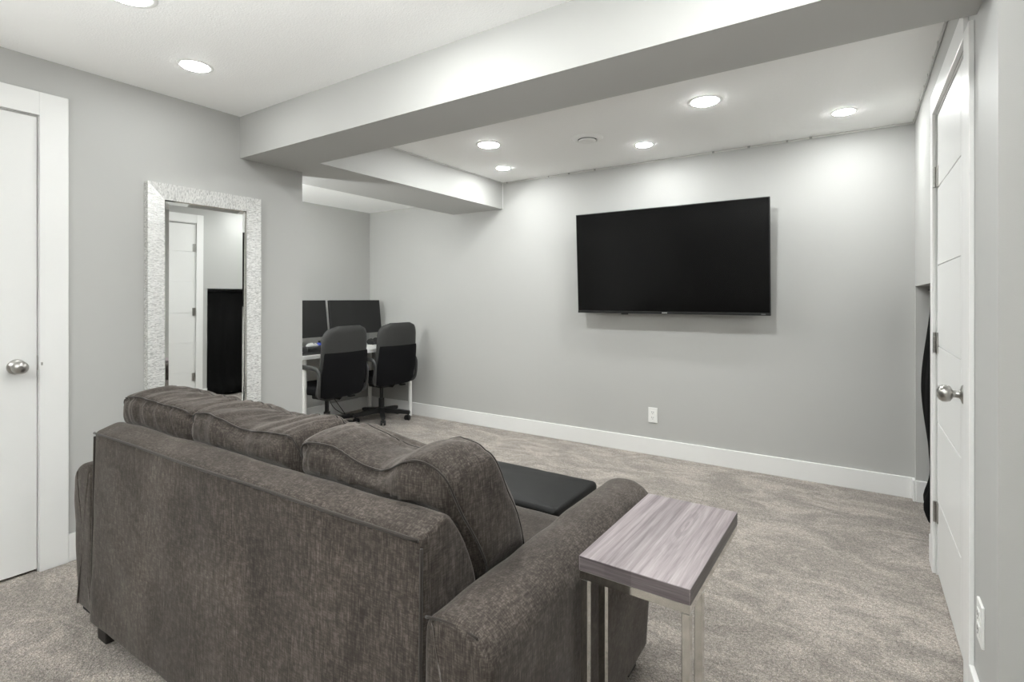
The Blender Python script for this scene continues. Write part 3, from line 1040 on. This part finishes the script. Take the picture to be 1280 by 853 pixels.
b = B(); lathe(b, [(0, .066), (.012, .066), (.012, .08), (0, .082)], 16); obj('cap', b, M_BLACK, o, smooth=40)
o = thing('white_cup', 'small white cup on the desk right of the blue bottle', 'cup', (-4.20, 3.155, dz))
b = B(); lathe(b, [(0, 0), (.022, 0), (.029, .06), (.027, .06), (.020, .004), (0, .004)], 20); obj('bowl', b, M_WHITEP, o, smooth=40)
b = B(); tube(b, [(.026, 0, .05), (.043, 0, .045), (.043, 0, .02), (.025, 0, .014)], .003, 6); obj('handle', b, M_WHITEP, o, smooth=True)
o = thing('headphones', 'black over-ear headphones lying on the white desk between the chairs', 'headphones', (-4.17, 3.70, dz), R(25))
b = B(); tube(b, [(.02 + .075 * math.sin(PI * k / 16), .075 * math.cos(PI * k / 16), .020 + .014 * math.sin(PI * k / 16)) for k in range(17)], .006, 8, flat=(.005, .012)); obj('headband', b, M_BLACK, o, smooth=True)
for s_ in (-1, 1):
    b = B(); cyl(b, (0, s_ * .058, .037), (-.006, s_ * .086, .037), .037, .033, 20); obj('ear_cup', b, M_BLACK, o, smooth=40)
o = thing('white_keyboard', 'slim white keyboard under the right monitor', 'keyboard', (-4.12, 3.40, dz), R(3))
b = B(); box(b, -.065, .065, -.14, .21, 0, .012, .003); obj('case', b, M_WHITEP, o)
b = B()
for r in range(4):
    for c in range(12):
        box(b, -.055 + r * .028, -.055 + r * .028 + .022, -.13 + c * .028, -.13 + c * .028 + .022, .012, .015)
k = obj('keys', b, M_WHITEP, o); k['kind'] = 'stuff'
o = thing('mouse_pad', 'thin black mouse pad on the desk edge beside the left monitor', 'mouse pad', (-3.98, 2.80, dz))
b = B(); box(b, -.11, .11, -.12, .16, 0, .004, .001); obj('pad', b, M_BLACK, o)

# office chairs
def chair(label, loc, rz, base_rz=0):
    o = thing('office_chair', label, 'office chair', loc, rz, 'office chairs at the desk')   # local: faces -x
    # backrest: curved slab, rounded outline
    def back(bm, z0, z1, w, off, th, rtop, rbot, nz=22, ny=20):
        lean_ = R(9.5)
        rows = []
        front, rear = [], []
        for j in range(nz + 1):
            s = j / nz
            z = z0 + (z1 - z0) * s
            # half width, rounded at the corners
            hwid = w / 2 * (1 - .05 * s)
            dt, db = z1 - z, z - z0
            if dt < rtop:
                hwid -= rtop - math.sqrt(max(rtop * rtop - (rtop - dt) ** 2, 0))
            if db < rbot:
                hwid -= rbot - math.sqrt(max(rbot * rbot - (rbot - db) ** 2, 0))
            fr, rr = [], []
            for i in range(ny + 1):
                u = -1 + 2 * i / ny
                y = hwid * u
                x = .215 + math.tan(lean_) * (z - .45) - .055 * (y / (w / 2)) ** 2 + .02 * math.cos((z - .6) * 6)
                e = min(1.0, 4.5 * (1 - abs(u)) + .25) * min(1.0, .3 + 20 * min(dt, db))
                fr.append(bm.verts.new((x + off - th * .5 * e, y, z)))
                rr.append(bm.verts.new((x + off + th * .5 * e, y, z)))
            front.append(fr); rear.append(rr)
        for j in range(nz):
            for i in range(ny):
                bm.faces.new((front[j][i], front[j][i + 1], front[j + 1][i + 1], front[j + 1][i]))
                bm.faces.new((rear[j][i + 1], rear[j][i], rear[j + 1][i], rear[j + 1][i + 1]))
            bm.faces.new((front[j][0], front[j + 1][0], rear[j + 1][0], rear[j][0]))
            bm.faces.new((front[j + 1][ny], front[j][ny], rear[j][ny], rear[j + 1][ny]))
        for i in range(ny):
            bm.faces.new((front[0][i + 1], front[0][i], rear[0][i], rear[0][i + 1]))
            bm.faces.new((front[nz][i], front[nz][i + 1], rear[nz][i + 1], rear[nz][i]))
        return bm
    obj('backrest', back(B(), .375, .985, .50, 0, .052, .115, .06), M_VINYL, o, smooth=50)
    obj('mesh_panel', back(B(), .380, .765, .488, .0265, .016, .004, .058), M_BLACKM, o, smooth=50)
    # seat
    pl = round_poly([(-.24, -.235), (.20, -.22), (.20, .22), (-.24, .235)], [.08, .05, .05, .08], 6)
    b = loft_soft(resample(pl, .03), 'z', .40, .475, .025, 3, .003, 8, 2)
    obj('seat', b, M_BLACKM, o, smooth=True)
    for s in (-1, 1):
        y = s * .258
        pts = [(.15, s * .20, .395), (.19, s * .235, .40), (.215, y, .43), (.225, y, .56), (.220, y, .605), (.190, y, .634), (.13, y, .642), (-.05, y, .640), (-.12, y, .632), (-.145, y, .60), (-.15, y, .45), (-.145, s * .235, .40), (-.12, s * .20, .395)]
        b = B(); tube(b, chaikin_open(pts, 2), .02, 10, flat=(.020, .010), up=(0, 1, 0)); obj('armrest', b, M_ARM, o, smooth=True)
    b = B(); box(b, -.10, .10, -.085, .085, .335, .40, .012); obj('tilt_mechanism', b, M_BLACK, o)
    b = B(); tube(b, [(.02, .08, .362), (.03, .17, .360), (.05, .21, .345)], .006, 8); box(b, .035, .075, .195, .255, .325, .338, .004); obj('lever', b, M_BLACK, o, smooth=40)
    b = B(); tube(b, [(.08, 0, .37), (.16, 0, .37), (.195, 0, .40), (.205, 0, .50)], .01, 10, flat=(.03, .008), up=(0, 1, 0)); obj('back_bracket', b, M_BLACK, o, smooth=True)
    b = B(); cyl(b, (0, 0, .09), (0, 0, .22), .028, seg=20); cyl(b, (0, 0, .22), (0, 0, .34), .018, seg=20); obj('gas_column', b, M_BLACK, o, smooth=40)
    b = B(); cyl(b, (0, 0, .075), (0, 0, .13), .042, .036, 20); obj('hub', b, M_BLACK, o, smooth=40)
    for k in range(5):
        a = base_rz + 2 * PI * k / 5
        m = Matrix.Rotation(a, 4, 'Z')
        b = B()
        prism(b, [(.03, .075), (.03, .122), (.275, .092), (.285, .085), (.285, .062), (.265, .060)], 'y', -.019, .019)
        bmesh.ops.transform(b, matrix=m, verts=b.verts)
        leg = obj('base_leg', b, M_BLACK, o)
        b = B()
        cyl(b, (.268, 0, .045), (.268, 0, .066), .008, seg=10)
        sw = Matrix.Translation((.268, 0, 0)) @ Matrix.Rotation(k * 1.3, 4, 'Z') @ Matrix.Translation((-.268, 0, 0))
        t = B()
        for s in (-1, 1):
            cyl(t, (.253, s * .008, .026), (.253, s * .024, .026), .026, .024, 18)
        box(t, .245, .275, -.010, .010, .026, .052, .003)
        merge(b, t, sw)
        bmesh.ops.transform(b, matrix=m, verts=b.verts)
        obj('caster', b, M_BLACK, leg, smooth=40)
    return o

def chaikin_open(pts, it):
    for _ in range(it):
        q = [pts[0]]
        for a, c in zip(pts, pts[1:]):
            a, c = Vector(a), Vector(c)
            q += [tuple(a.lerp(c, .25)), tuple(a.lerp(c, .75))]
        q.append(pts[-1])
        pts = q
    return pts

c1 = chair('nearer left black office chair at the desk, next to the mirror wall', (-3.90, 2.93, 0), R(2), R(20))
chair('farther right black office chair at the desk, beside the television wall', (-3.985, 3.64, 0), R(-3), R(-36))

# unseen lamp added round the corner in the nook to light the bulkhead underside
o = thing('added_floor_lamp', 'unseen white floor lamp added behind the mirror wall to light the bulkhead', 'floor lamp', (-3.62, 1.29, 0))
b = B(); lathe(b, [(0, 0), (.13, 0), (.13, .012), (.02, .022), (0, .022)], 32); obj('base', b, M_WHITEP, o, smooth=40)
b = B(); cyl(b, (0, 0, .02), (0, 0, 1.40), .011, seg=14); obj('pole', b, M_WHITEP, o, smooth=40)
b = B(); lathe(b, [(.012, 1.380), (.05, 1.385), (.125, 1.455), (.122, 1.457), (.045, 1.391), (.012, 1.386)], 32, cap0=False, cap1=False); obj('lamp_shade', b, M_WHITEP, o, smooth=40)
b = B(); lathe(b, [(0, 1.40), (.03, 1.403), (.06, 1.425), (.082, 1.455), (.09, 1.49), (.082, 1.525), (.06, 1.555), (.03, 1.577), (0, 1.58)], 28); obj('bulb', b, M_BULB, o, smooth=True)

# cables and power strip under the desk
o = thing('power_strip', 'black power strip lying on the carpet under the desk', 'power strip', (-4.36, 3.44, 0), R(70))
b = B(); box(b, -.14, .14, -.028, .028, 0, .035, .005); obj('housing', b, M_BLACK, o)
for k in range(4):
    b = B(); cyl(b, (-.095 + k * .06, 0, .034), (-.095 + k * .06, 0, .038), .018, seg=14); obj('socket', b, M_VINYL, o)
def cable(label, pts, r=.004):
    c0 = Vector(pts[0])
    b = B(); tube(b, chaikin_open([tuple(Vector(p) - c0) for p in pts], 3), r, 6)
    o = obj('power_cable', b, M_CABLE, None, smooth=True)
    o.location = c0
    return tag(o, label, 'cable', 'black cables under the desk')
cable('black cable looping up above the power strip under the desk', [(-4.36, 3.36, .04), (-4.38, 3.22, .05), (-4.42, 3.02, .10), (-4.44, 3.00, .26), (-4.44, 3.12, .36), (-4.44, 3.32, .33), (-4.42, 3.44, .16), (-4.37, 3.50, .04)])
cable('black cable hanging from the desk to the power strip on the carpet', [(-4.52, 3.30, .70), (-4.53, 3.34, .45), (-4.50, 3.42, .12), (-4.42, 3.52, .02), (-4.38, 3.62, .006), (-4.34, 3.74, .006)])
cable('black cable lying in loose curls on the carpet beside the power strip', [(-4.30, 3.40, .035), (-4.25, 3.30, .006), (-4.18, 3.26, .006), (-4.17, 3.34, .006), (-4.26, 3.38, .006), (-4.29, 3.28, .006), (-4.22, 3.18, .006), (-4.12, 3.22, .006)])
